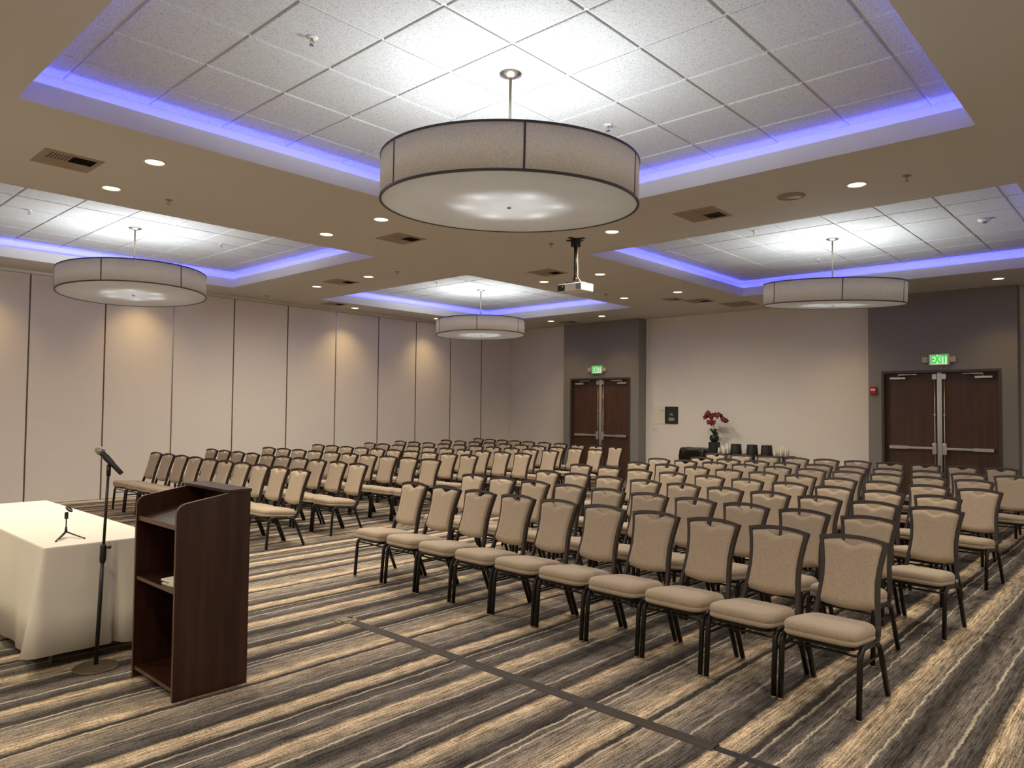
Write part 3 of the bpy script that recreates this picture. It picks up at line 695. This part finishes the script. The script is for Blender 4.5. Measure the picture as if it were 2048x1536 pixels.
def make_chair():
    t = thing('banquet_chair', 'x', 'chair')
    pl = superplan(.208, .192, -.285, .165)
    SL = lambda x: .050*(x+.285)/.45           # the seat falls toward the back
    rings = []
    for d, z in ((.03, .386), (.008, .388), (.0, .400), (.003, .414), (.0055, .4175), (.002, .421), (.0, .446), (.004, .460), (.012, .471), (.028, .479), (.06, .483), (.11, .486), (.17, .487)):
        rings.append([(x, y, z - (.008*max(0, -(x+.12))/.165 if z > .43 else 0) - SL(x)) for x, y in inset(pl, d)])
    MB().loft(rings).build('seat', M['upholstery'], t)
    MB().loft([[(x, y, z-SL(x)) for x, y in inset(pl, d)] for d, z in ((.03, .366), (.02, .366), (.016, .387), (.03, .387))], smooth=False).build('seat_frame', M['chair_leg'], t)
    for s in (-1, 1):
        y = s*.213
        fp = [(-.250, y, .012), (-.232, y, .25), (-.226, y, .315), (-.214, y, .345), (-.193, y, .364), (-.165, y, .369), (-.09, y-s*.006, .361), (.015, y-s*.010, .349)]
        g = MB().tube(fp, .0160, 10, 0).lathe([(.0125, .014), (.0155, .010), (.0155, 0), (0, 0)], 12, (-.2505, y, 0), 1)
        g.build('leg', [M['chair_leg'], M['glide']], t)
        rp = [(.235, y, .012), (.118, y-s*.003, .290), (.103, y-s*.005, .317), (.080, y-s*.008, .335), (.05, y-s*.010, .344), (.0, y-s*.010, .351)]
        g = MB().tube(rp, .0160, 10, 0).lathe([(.0125, .014), (.0155, .010), (.0155, 0), (0, 0)], 12, (.2385, y, 0), 1)
        g.build('leg', [M['chair_leg'], M['glide']], t)
        MB().tube([(-.233, y-s*.004, .272), (.130, y-s*.004, .272)], .0062, 8).build('stretcher', M['chair_leg'], t)
    MB().tube([(-.226, -.208, .335), (-.226, .208, .335)], .0072, 8).build('stretcher', M['chair_leg'], t)
    # back frame: two waisted posts that hook forward under the seat, arched top rail
    half = [(.070, .192, .342), (.120, .190, .346), (.152, .187, .366), (.176, .182, .410), (.198, .174, .475), (.222, .164, .555), (.248, .158, .640),
            (.272, .163, .720), (.294, .174, .795), (.312, .188, .862)]
    top = [(.318, .130, .8735), (.321, .065, .880)]
    path = [(x, y, z) for x, y, z in half] + [(x, y, z) for x, y, z in top] + [(.322, 0, .882)]
    path = path + [(x, -y, z) for x, y, z in reversed(path[:-1])]
    bn = Vector((-.955, 0, .29)); nr = []
    for p in path:
        nr.append(Vector((-.30, 0, .955)) if p[2] < .350 else (Vector((-.72, 0, .69)) if p[2] < .38 else bn))
    MB().bar(path, nr, .0225, .032).build('back_frame', M['chair_frame'], t)
    # padded back with a notched top edge
    nu, nv = 24, 16
    def wz(z):
        pts = half
        for a, b in zip(pts[:-1], pts[1:]):
            if a[2] <= z <= b[2]:
                f = (z-a[2])/(b[2]-a[2]); return a[0]*(1-f)+b[0]*f, a[1]*(1-f)+b[1]*f
        return pts[-1][0], pts[-1][1]
    front = []; back = []
    for j in range(nv+1):
        v = j/nv
        for i in range(nu+1):
            u = -1+2*i/nu
            au = abs(u)
            ztop = .8515 + .015*(1-au**2) - .036*(1-math.cos(math.pi*max(0, 1-au/.46)))/2
            zbot = .492 - .020*(1-au**2)
            z = zbot + (ztop-zbot)*v
            x, hw = wz(min(z, .860)); hw -= .0085
            e = min(1, (1-au)/.16); ev = min(1, v/.09, (1-v)/.06)
            k = math.sqrt(max(0, 1-(1-e)**2)) * math.sqrt(max(0, 1-(1-ev)**2))
            th = .004 + .034*k
            front.append((x - th*.955, u*hw, z + th*.29)); back.append((x + (.002+.009*k)*.955, u*hw, z - (.002+.009*k)*.29))
    n1 = nu+1; q = MB(); nF = len(front); fs = []
    for j in range(nv):
        for i in range(nu):
            a = j*n1+i
            fs.append((a, a+1, a+n1+1, a+n1)); fs.append((nF+a, nF+a+n1, nF+a+n1+1, nF+a+1))
    bd = [i for i in range(n1)] + [j*n1+nu for j in range(1, nv+1)] + [nv*n1+i for i in range(nu-1, -1, -1)] + [j*n1 for j in range(nv-1, 0, -1)]
    for a, b in zip(bd, bd[1:]+bd[:1]): fs.append((a, b, nF+b, nF+a))
    q.add(front+back, fs, 0, True)
    q.build('backrest', M['upholstery'], t)
    return t
chair0 = make_chair(); used = []
ORD = ['first', 'second', 'third', 'fourth', 'fifth', 'sixth', 'seventh', 'eighth', 'ninth', 'tenth']
def place_chair(x, y, rz, label, group):
    t = chair0 if not used else dup(chair0)
    used.append(1)
    t.location = (x, y, 0); t.rotation_euler = (0, 0, rz); t['label'] = label; t['group'] = group
    return t
for side in 'RL':
    for ri, row in enumerate(SEATS[side]):
        for ci, (x, y, rz) in enumerate(row):
            n = ci if side == 'R' else 9-ci         # counted outwards from the centre aisle
            blk = 'right-hand block' if side == 'R' else 'left-hand block'
            far = 'right end of the row' if side == 'R' else 'partition end of the row'
            rw = 'front row' if ri == 0 else ('back row' if ri == 7 else ORD[ri]+' row')
            if n == 0: lab = 'taupe banquet chair at the centre aisle end of the %s, %s' % (rw, blk)
            elif n == 9: lab = 'taupe banquet chair at the %s, %s of the %s' % (far.replace('of the row', 'end').replace('end end', 'end'), rw, blk)
            else: lab = 'taupe banquet chair %s from the centre aisle in the %s, %s' % (ORD[n], rw, blk)
            place_chair(x, y, rz, lab, 'banquet chairs in the %s' % blk)
place_chair(.92, 6.15, R(180), 'taupe banquet chair half hidden behind the white tables at the left edge', 'chairs behind the head tables')

# ================================================================== LECTERN
le = thing('lectern', 'tall dark walnut lectern with a sloped top and open shelves, beside the microphone stand', 'lectern', (1.75, 4.12, 0), 0)
W, D = .585, .435       # width along y, depth along x
prof = [(0, 0), (D, 0), (D, 1.132), (.305, 1.132)]
prof += [(.06, 1.093)]
for k in range(1, 7):
    a = R(100 + k*80/6); prof.append((.062+.062*math.cos(a), 1.030+.062*math.sin(a)))
for y0 in (0, W-.019):
    sp_ = MB().prism(prof, 1, y0, y0+.019).build('side_panel', M['lectern'], le)
    ed = MB().bar([(-.0005, y0+.0095, 0.0), (-.0005, y0+.0095, 1.03)] + [(x-.0002, y0+.0095, z+.0006) for x, z in reversed(prof[5:])] + [(.06, y0+.0095, 1.0936), (.305, y0+.0095, 1.1326)], (0, 1, 0), .0016, .0185)
    ed.build('edge_band', M['lectern_edge'], sp_)
MB().box(D-.019, D, .019, W-.019, .03, 1.132).build('front_panel', M['lectern'], le)
MB().bevbox(.295, D+.006, -.006, W+.006, 1.132, 1.152, .003).build('top', M['lectern'], le)
rs = MB().prism([(.012, .945), (.38, 1.025), (.38, 1.045), (.012, .967)], 1, .019, W-.019).build('reading_shelf', M['lectern'], le)
MB().box(.010, .014, .019, W-.019, .944, .972).build('front_lip', M['lectern_edge'], rs)
for z in (.588, .048):
    s_ = MB().box(.012, D-.02, .019, W-.019, z, z+.02).build('shelf', M['lectern'], le)
    MB().box(.009, .0125, .019, W-.019, z, z+.02).build('edge_band', M['lectern_edge'], s_)
for k, (rot, dz, w_) in enumerate(((4, 0, .21), (-7, .012, .19), (11, .024, .2))):
    b = MB().bevbox(-.075, .075, -w_/2, w_/2, 0, .011, .002).build('booklet', M['paper'])
    b.location = (1.86, 4.27, .6085+dz); b.rotation_euler = (0, 0, R(rot))
    tag(b, ['white booklet at the bottom of the small pile on the lectern shelf', 'white booklet in the middle of the small pile on the lectern shelf',
            'white booklet on top of the small pile on the lectern shelf'][k], 'booklet', 'booklets on the lectern shelf')

# ================================================================== MICROPHONE STAND + MICROPHONE
RV = Vector((.675, -.738, 0))
ms = thing('microphone_stand', 'straight black microphone stand with a round base beside the lectern', 'microphone stand', (1.655, 5.02, 0))
MB().lathe([(0, 0), (.128, 0), (.130, .004), (.128, .010), (.118, .013), (.03, .015), (.022, .022), (0, .022)], 56).build('base', M['base_metal'], ms)
lean = RV*.045
P_ = lambda f: (lean.x*f, lean.y*f, .015+1.235*f)
MB().tube([P_(0), P_(.56)], .0125, 16).build('lower_tube', M['black'], ms)
MB().tube([P_(.50), P_(1.)], .0088, 14).build('upper_tube', M['black'], ms)
c = MB().tube([P_(.515), P_(.53), P_(.60), P_(.612)], [.015, .019, .019, .013], 16)
kp = Vector(P_(.595)); c.tube([kp, kp+RV*.035], .006, 8).tube([kp+RV*.03, kp+RV*.045], .010, 10)
c.build('clutch', M['black'], ms)
tp = Vector(P_(1.))
mdir = (-RV*.70 + Vector((0, 0, .714))).normalized()      # from tail to head of the microphone
clip = MB().tube([tp-Vector((0, 0, .055)), tp+Vector((0, 0, .012))], [.012, .014], 14)
cc = tp + Vector((0, 0, .045))
clip.tube([tp+Vector((0, 0, .008)), cc - mdir*.006], .009, 10)
clip.tube([cc-mdir*.035, cc+mdir*.03], [.0185, .0215], 16, cap=False)
clip.build('mic_clip', M['black'], ms)
mic = thing('microphone', 'black handheld microphone with a round steel grille clipped on the floor stand', 'microphone', Vector((1.655, 5.02, 0))+cc)
MB().tube([-mdir*.118, -mdir*.112, -mdir*.02, mdir*.055, mdir*.062], [.0125, .0150, .0165, .0195, .0195], 18).build('handle', M['black'], mic)
MB().lathe([(.0195, 0), (.0245, .004), (.0262, .012), (.0262, .022), (.0245, .036), (.018, .048), (.009, .054), (0, .0555)], 24, tuple(mdir*.060), axis=mdir).build('grille', M['grille'], mic)
MB().lathe([(.0268, .010), (.0275, .012), (.0275, .017), (.0268, .019)], 24, tuple(mdir*.060), closed=True, axis=mdir).build('band', M['nickel'], mic)

# ================================================================== HEAD TABLES WITH CLOTHS
TT = .752
def folding_table(x0, x1, y0, y1, label):
    t = thing('folding_table', label, 'table', ((x0+x1)/2, (y0+y1)/2, 0), 0, 'tables under white cloths')
    a, b = (x1-x0)/2-.006, (y1-y0)/2-.006
    MB().bevbox(-a, a, -b, b, TT-.03, TT-.006, .004).build('tabletop', M['cream_plastic'], t)
    for sx in (-1, 1):
        for sy in (-1, 1):
            MB().tube([(sx*(a-.08), sy*(b-.12), 0), (sx*(a-.08), sy*(b-.12), TT-.03)], .0135, 10).build('leg', M['grey_plastic'], t)
    return t
def draped_cloth(x0, x1, y0, y1, hem, seed, label, flat=()):
    """cloth: flat top, rounded edge, four sides falling in soft folds with flared corners; flat = sides pressed straight"""
    rnd = random.Random(seed); rings = []
    n = 240; per = []
    L = [x1-x0, y1-y0, x1-x0, y1-y0]; tot = sum(L)
    for k in range(n):
        d = tot*k/n; q = 0
        while d > L[q]: d -= L[q]; q += 1
        if q == 0: p, o, e = (x0+d, y0), (0, -1), min(d, L[0]-d)
        elif q == 1: p, o, e = (x1, y0+d), (1, 0), min(d, L[1]-d)
        elif q == 2: p, o, e = (x1-d, y1), (0, 1), min(d, L[2]-d)
        else: p, o, e = (x0, y1-d), (-1, 0), min(d, L[3]-d)
        per.append((p, o, e, q, tot*k/n))
    cx, cy = (x0+x1)/2, (y0+y1)/2
    ph = [rnd.uniform(0, 6.28) for _ in range(6)]
    def corner_dir(p, o, e):
        # blend outward direction round the corners
        w = max(0, 1-e/.16)**1.5
        dx = math.copysign(1, p[0]-cx) if abs(abs(p[0]-cx)-(x1-x0)/2) < .17 else 0
        dy = math.copysign(1, p[1]-cy) if abs(abs(p[1]-cy)-(y1-y0)/2) < .17 else 0
        v = Vector((o[0], o[1])); c_ = Vector((dx, dy))
        if c_.length > 0: c_.normalize()
        r = v*(1-w*.75) + c_*w*.75
        return r.normalized(), w
    levels = [0, .004, .012, .03, .08, .16, .26, .36, .46, .56, .64, 1.]
    rows = []
    for lv in levels:
        ring = []
        for p, o, e, q, s in per:
            v, w = corner_dir(p, o, e)
            fold = .5*math.sin(s*9+ph[0]) + .35*math.sin(s*17+ph[1]) + .25*math.sin(s*4.3+ph[2])
            drop = (TT-hem) - .02*w + .012*math.sin(s*6+ph[3])
            f = lv if lv < .6 else (lv if lv == 1. else lv)
            z = TT - drop*f
            if q in flat: fold *= .25; 
            amt = f**1.1
            out_ = amt*(.018 + .028*(fold+.6)*(0.35 if q in flat else 1)) + amt*w*(.085+.04*math.sin(s*5+ph[4]))
            fl_ = 1 if q in flat else 0
            if any((fq == 2 and p[1] > y1-.2) or (fq == 0 and p[1] < y0+.2) for fq in flat): out_ = amt*(0 if fl_ else .012) ; v = Vector((o[0], o[1]))
            rr = .004 if f > .003 else 0
            if q == 0 and 0 not in flat:      # the two halves of the front fall meet in a crease
                dd = (p[0]-x0) - .42; out_ += amt*(-.055*math.exp(-(dd/.022)**2) + .018*math.exp(-((dd-.07)/.05)**2))
            ring.append((p[0]+v.x*(out_+rr), p[1]+v.y*(out_+rr), z))
        rows.append(ring)
    m = MB(); top = [(p[0], p[1], TT+.001) for p, *_ in per]
    m.loft([top]+rows, cap0=False, cap1=False)
    # gently rumpled top sheet
    k = len(m.v); m.add([(cx, cy, TT+.001)]+top, [(0, 1+(i+1) % n, 1+i) for i in range(n)], 0, False)
    o = m.build('tablecloth', M['cloth'])
    sm = o.modifiers.new('thickness', 'SOLIDIFY'); sm.thickness = .0015; sm.offset = 1
    return tag(o, label, 'tablecloth', 'white tablecloths')
folding_table(1.405, 2.085, 5.19, 6.655, 'folding table under the nearer white cloth, behind the lectern')
draped_cloth(1.40, 2.09, 5.185, 6.66, .085, 3, 'white tablecloth on the nearer table, carrying the small desk microphone stand', flat=(2,))
folding_table(1.405, 2.085, 6.68, 7.74, 'folding table under the farther white cloth, toward the partition')
draped_cloth(1.40, 2.09, 6.675, 7.745, .07, 5, 'white tablecloth on the farther table, toward the partition wall', flat=(0,))

dk = thing('desk_microphone_stand', 'small empty black tripod microphone holder standing on the white tablecloth', 'microphone stand', (1.615, 5.53, TT+.003))
MB().tube([(0, 0, .028), (0, 0, .065)], [.010, .007], 12).build('hub', M['black'], dk)
MB().tube([(0, 0, .06), (0, 0, .125)], .004, 10).build('rod', M['steel_dark'], dk)
for ax, ay in ((-.105, -.165), (-.058, -.075), (.062, -.165)):
    v = Vector((ax, ay, 0)); L_ = v.length; u_ = v.normalized(); s_ = Vector((-u_.y, u_.x, 0))
    lg = MB()
    for sg in (-1, 1):
        lg.bar([Vector((0, 0, .034))+s_*sg*.006, u_*L_*.5 + s_*sg*.0045 + Vector((0, 0, .018)), u_*L_ + s_*sg*.002 + Vector((0, 0, .004))], (0, 0, 1), .004, .004)
    for f in (.18, .36, .54, .72): lg.bar([u_*L_*f - s_*.006 + Vector((0, 0, .034-.03*f)), u_*L_*f + s_*.006 + Vector((0, 0, .034-.03*f))], (0, 0, 1), .006, .004)
    lg.lathe([(0, 0), (.006, .001), (.006, .007), (0, .009)], 10, tuple(u_*L_))
    lg.build('leg', M['black'], dk)
hold = MB().tube([(0, 0, .118), (0, 0, .125), (0, 0, .155), (0, 0, .165)], [.009, .012, .012, .010], 12)
hc = Vector((.012, -.012, .185)); ax_ = Vector((.55, -.45, .70)).normalized()
q_ = Vector((0, 0, 1)).rotation_difference(ax_); ringp = [hc + q_ @ Vector((.021*math.cos(2*math.pi*k/24), .021*math.sin(2*math.pi*k/24), 0)) for k in range(25)]
hold.tube(ringp, .0065, 8, cap=False)
hold.build('mic_holder', M['black'], dk)

# ================================================================== FLOOR CABLE COVER
def cover(y0, y1, w, h, label, mat):
    t = thing('cable_cover', label, 'cable cover', (3.345, (y0+y1)/2, 0), 0, 'floor cable covers')
    L_ = (y1-y0)/2
    MB().prism([(-w/2, 0), (w/2, 0), (w/2-.006, h*.4), (w*.22, h), (-w*.22, h), (-w/2+.006, h*.4)], 1, -L_, L_).build('strip', mat, t)
    g = MB()
    for x in (-w*.14, w*.14): g.box(x-.003, x+.003, -L_, L_, h-.002, h+.0006)
    g.build('groove', M['black_matte'], t)
cover(3.50, 4.66, .088, .014, 'flat dark rubber cable cover, the far length starting at the worn floor box', M['rubber'])
cover(1.69, 3.497, .088, .014, 'flat dark rubber cable cover, the near length crossing in front of the front chairs', M['rubber'])
cover(-.6, 1.687, .05, .009, 'narrower blackish cable strip running out at the bottom edge', M['rubber_dark'])
fb = thing('floor_box', 'worn round brass floor box in the carpet at the end of the cable cover', 'floor box', (3.33, 4.76, 0))
MB().lathe([(0, 0), (.088, 0), (.086, .005), (.074, .0065), (.07, .004), (0, .004)], 36).build('cover_ring', M['brass'], fb)
MB().bevbox(-.045, .045, -.04, .04, .003, .009, .003).build('lid', M['brass'], fb)
MB().bevbox(-.07, -.045, -.05, -.03, .004, .012, .003).box(.05, .07, .01, .05, .004, .010).build('latch', M['steel_dark'], fb)

# ================================================================== BACK WALL TABLE AND WHAT STANDS ON IT
bt = thing('side_table', 'narrow black-covered table against the white back wall, under the orchid', 'table', (14.42, 6.55, 0))
MB().bevbox(-.22, .22, -.87, .87, .728, .750, .004).build('tabletop', M['black_cloth'], bt)
for sx in (-1, 1):
    for sy in (-1, 0, 1): MB().box(sx*.19-.015, sx*.19+.015, sy*.80-.03, sy*.80+.03, 0, .728).build('leg', M['black_matte'], bt)
bg = MB(); n = 64; rings = []
rb = random.Random(4)
for z, sc in ((0.0, .97), (.1, 1.), (.2, 1.), (.3, 1.01), (.4, .99), (.5, 1.0), (.56, 1.01), (.62, 1.0), (.67, 1.01), (.72, 1.0), (.765, 1.0), (.80, .985), (.822, .95), (.834, .85), (.838, .6), (.832, .2)):
    ring = []
    for k in range(n):
        a = 2*math.pi*k/n; c, s = math.cos(a), math.sin(a)
        x = .21*math.copysign(abs(c)**.42, c)*sc; y = .325*math.copysign(abs(s)**.42, s)*sc
        wv = 1+.030*math.sin(7*a+11*z)+.022*math.sin(13*a-16*z)+.014*math.sin(23*a+31*z)
        ring.append((x*wv, y*wv, max(0, z+.010*math.sin(5*a+2)*(1 if 0 < z < .9 else 0))))
    rings.append(ring)
o = bg.loft(rings).build('covered_bin', M['bag']); o.location = (14.40, 7.76, 0)
tag(o, 'boxy bin wrapped in shiny black plastic left of the orchid table', 'bin')
o = MB().bevbox(-.09, .09, -.09, .09, 0, .23, .003).build('display_block', M['black_matte']); o.location = (14.38, 7.31, .7505)
tag(o, 'black square block standing under the orchid pot', 'block')

orx = thing('potted_orchid', 'crimson orchid in a black pot on the black block', 'potted plant', (14.38, 7.31, .981))
MB().lathe([(0, 0), (.05, 0), (.088, .03), (.10, .075), (.092, .125), (.075, .15), (.068, .15), (.08, .11), (0, .10)], 32).build('pot', M['pot'], orx)
stm = MB().tube([(0, 0, .1), (0, .005, .25), (0, 0, .36), (.0, -.03, .47), (0, -.11, .555), (0, -.2, .55), (0, -.25, .50)], .006, 8)
stm.tube([(0, 0, .34), (0, .05, .46), (0, .13, .53), (0, .17, .52)], .005, 8).tube([(0, 0, .3), (0, .04, .36), (0, .085, .38)], .004, 8)
stm.build('stem', M['leaf'], orx)
def leaf(b, tip, w, name='leaf', mat=None):
    b = Vector(b); tip = Vector(tip); d = tip-b; sd_ = d.cross(Vector((1, .2, 0))).normalized(); up = sd_.cross(d).normalized()
    rr = []
    for k in range(9):
        f = k/8; wd = w*math.sin(math.pi*min(1, f*.92+.06))**.8; c_ = b+d*f+Vector((0, 0, .05*math.sin(math.pi*f)))
        rr.append([c_-sd_*wd+up*.006, c_-up*.003, c_+sd_*wd+up*.006, c_+up*.004])
    return MB().loft(rr).build(name, mat or M['leaf'], orx)
leaf((0, 0, .13), (-.03, .10, .27), .026); leaf((0, 0, .13), (0, -.035, .28), .03); leaf((0, 0, .13), (-.05, -.13, .15), .028)
rf = random.Random(11)
BL = []
for k in range(9):
    f = k/8; BL.append((rf.uniform(-.05, .03), .20-.05*f*9*.35+rf.uniform(-.02, .02), .50+.09*math.sin(f*2.6)+rf.uniform(-.03, .03)))
for k in range(10):
    f = k/9; BL.append((rf.uniform(-.05, .03), .02-.30*f, .575-.14*f**2.2+rf.uniform(-.03, .03)))
for k in range(4): BL.append((rf.uniform(-.05, .02), .10-.04*k+rf.uniform(-.02, .02), .39+rf.uniform(-.03, .04)))
for k, (x, y, z) in enumerate(BL):
    fm = MB(); ax_ = Vector((-1, rf.uniform(-.5, .5), rf.uniform(-.3, .4))).normalized(); q_ = Vector((0, 0, 1)).rotation_difference(ax_)
    for p in range(5):
        a = 2*math.pi*p/5+.3; big = .058 if p % 2 == 0 else .048
        pts = []
        for i in range(7):
            f = i/6; wd = .028*math.sin(math.pi*(f*.85+.1)); r_ = big*f; zz = .012*f*f
            for s_ in (-1, 0, 1): pts.append(Vector((r_*math.cos(a)-s_*wd*math.sin(a), r_*math.sin(a)+s_*wd*math.cos(a), zz+.005*abs(s_))))
        fs = []
        for i in range(6):
            for j in range(2): fs.append((i*3+j, i*3+j+1, i*3+j+4, i*3+j+3))
        fm.add([q_ @ v + Vector((x, y, z)) for v in pts], fs, 0, True)
    fm.lathe([(0, -.004), (.009, 0), (.006, .012), (0, .014)], 8, (x, y, z), 1, axis=ax_)
    fo = fm.build('flower', [M['petal'], M['petal_white']], orx)
    sm = fo.modifiers.new('thickness', 'SOLIDIFY'); sm.thickness = .0015

def bucket_proto():
    t = thing('ice_bucket', 'x', 'bucket', (0, 0, 0), 0, 'upturned black buckets')
    MB().lathe([(0, .208), (.098, .208), (.102, .204), (.117, .02), (.117, .016), (.110, .016), (.096, .198), (0, .198)], 40).build('bucket_body', M['black_matte'], t)
    MB().lathe([(.117, .016), (.128, .012), (.130, 0), (.120, 0), (.112, .012)], 40, closed=True).build('rim', M['black'], t)
    return t
b0 = bucket_proto()
for k, (y, lab) in enumerate(((6.81, 'upturned black ice bucket nearest the orchid, with a gap to its right'), (6.46, 'middle one of the three upturned black ice buckets on the side table'),
                              (6.155, 'upturned black ice bucket at the right, nearest the right-hand glasses'))):
    t = b0 if k == 0 else dup(b0); t.location = (14.36, y, .7505); t['label'] = lab
def glass(h):
    return MB().lathe([(0, .0), (.021, 0), (.023, .003), (.021, h*.4), (.015, h), (.013, h), (.018, h*.4), (0, .006)], 18)
g1 = [(14.33, 7.18, .12), (14.36, 7.10, .16), (14.42, 7.16, .17), (14.31, 7.05, .14), (14.40, 7.03, .21), (14.34, 6.985, .19), (14.44, 6.965, .20), (14.46, 7.08, .18)]
g2 = [(14.33, 5.98, .12), (14.36, 5.91, .17), (14.43, 5.98, .19), (14.31, 5.84, .15), (14.40, 5.83, .21), (14.35, 5.765, .17), (14.45, 5.755, .22), (14.46, 5.90, .20)]
for lst, lab, grp in ((g1, 'slim whitish glass in the cluster between the orchid block and first black bucket', 'glasses beside the orchid'),
                      (g2, 'slim whitish glass in the cluster at the right end of the side table', 'glasses at the right end of the side table')):
    for x, y, h in lst:
        o = glass(h).build('drinking_glass', M['glass_white']); o.location = (x, y, .7505); tag(o, lab, 'glass', grp)

# ================================================================== ON THE WALLS
def exit_sign(y, z, label):
    t = thing('exit_sign', label, 'exit sign', (XS, y, z), 0, 'lit exit signs')
    MB().bevbox(-.05, 0, -.165, .165, -.10, .10, .018).build('housing', M['white_plastic'], t)
    MB().box(-.0525, -.0495, -.128, .128, -.082, .082).build('panel', M['exit_panel'], t)
    text('lettering', 'EXIT', .205, M['exit_face'], t, (-.0545, 0, 0), FACE_X, .0015, .006, .58)
    for s in (-1, 1):
        l = MB().bevbox(-.075, -.01, s*.215-.04, s*.215+.04, -.048, .048, .01); l.bevbox(-.03, -.005, min(s*.16, s*.19), max(s*.16, s*.19), -.02, .02, .004)
        e = l.build('emergency_lamp', M['cream_plastic'], t)
        MB().box(-.0775, -.0745, s*.215-.03, s*.215+.03, -.038, .038).build('lamp_lens', M['lamp_glass'], e)
exit_sign(3.08, 2.578, 'green lit exit sign with two lamps above the right-hand double door')
exit_sign(10.40, 2.612, 'green lit exit sign with two lamps above the left-hand double door')

fa = thing('fire_alarm_switch', 'red fire alarm pull station on the grey block left of the right-hand door', 'fire alarm', (XS, 4.155, 2.05))
MB().bevbox(-.045, 0, -.055, .055, -.075, .075, .006).build('housing', M['red'], fa)
MB().bevbox(-.058, -.045, -.040, .040, -.01, .028, .004).build('handle', M['white_plastic'], fa)

mp_ = thing('wall_notice', 'white evacuation notice sheet on the back wall left of the black framed sign', 'notice', (XB, 8.86, 1.535))
MB().bevbox(-.012, 0, -.145, .145, -.205, .205, .002).build('sheet', M['paper'], mp_)
pr_ = MB()
pr_.box(-.0128, -.0118, -.12, .02, .085, .105, 0).box(-.0128, -.0118, -.12, -.04, .115, .13, 0)
for a, b, c_, d in ((-.115, -.11, -.10, .04), (-.115, .03, .035, .04), (-.115, .03, -.03, -.025), (.025, .03, -.1, .04), (-.115, .03, -.10, -.095), (-.05, -.045, -.1, .04)):
    pr_.box(-.0128, -.0118, a, b, c_, d, 1)
pr_.build('printing', [M['green_ink'], M['pink_ink']], mp_)
fs_ = thing('framed_sign', 'black framed sign with small white lettering on the back wall', 'sign', (XB, 8.555, 1.535))
fr_ = MB()
for a, b, c_, d in ((-.165, -.14, -.195, .195), (.14, .165, -.195, .195), (-.14, .14, .17, .195), (-.14, .14, -.195, -.17)): fr_.bevbox(-.025, 0, a, b, c_, d, .003)
fr_.build('frame', M['black'], fs_)
MB().box(-.012, -.002, -.14, .14, -.17, .17).build('print', M['sign_black'], fs_)
text('lettering', 'Up', .065, M['paper'], fs_, (-.0135, .0, .02), FACE_X, .001)
ln_ = MB().box(-.0132, -.012, -.072, .072, -.078, -.064).box(-.0132, -.012, -.072, .072, -.118, -.102)
ln_.build('text_lines', M['paper'], fs_)
sw = thing('switch_plate', 'small white double switch plate below the evacuation notice', 'switch', (XB, 8.99, 1.20))
MB().bevbox(-.007, 0, -.075, .075, -.058, .058, .003).build('plate', M['white_plastic'], sw)
for s in (-1, 1): MB().bevbox(-.012, -.007, s*.035-.016, s*.035+.016, -.03, .03, .002).build('rocker', M['cream_plastic'], sw)

# ================================================================== CAMERA, RENDER LOOK
cd = bpy.data.cameras.new('camera'); cam = bpy.data.objects.new('camera', cd); COL.objects.link(cam)
cd.sensor_fit = 'HORIZONTAL'; cd.sensor_width = 36.; cd.lens = 36.*1456.29/2048; cd.clip_start = .05; cd.clip_end = 100
r_ = Vector((.67508429, -.73767068, .01015771)); u_ = Vector((-.03188785, -.01542105, .99937248)); f_ = Vector((.73705113, .67498457, .03393324))
mw = Matrix((r_, u_, -f_)).transposed().to_4x4(); mw.translation = (0, 0, 1.645); cam.matrix_world = mw
scene.camera = cam
wd = bpy.data.worlds.new('world'); wd.use_nodes = True; scene.world = wd
wd.node_tree.nodes['Background'].inputs[0].default_value = (.02, .02, .02, 1); wd.node_tree.nodes['Background'].inputs[1].default_value = .2
vs_ = scene.view_settings; vs_.view_transform = 'Standard'; vs_.look = 'None'; vs_.gamma = 1.; vs_.use_curve_mapping = False; vs_.exposure = EXPOSURE
cy = scene.cycles; cy.use_denoising = True; cy.max_bounces = 7; cy.diffuse_bounces = 5; cy.transmission_bounces = 5; cy.sample_clamp_indirect = 4.
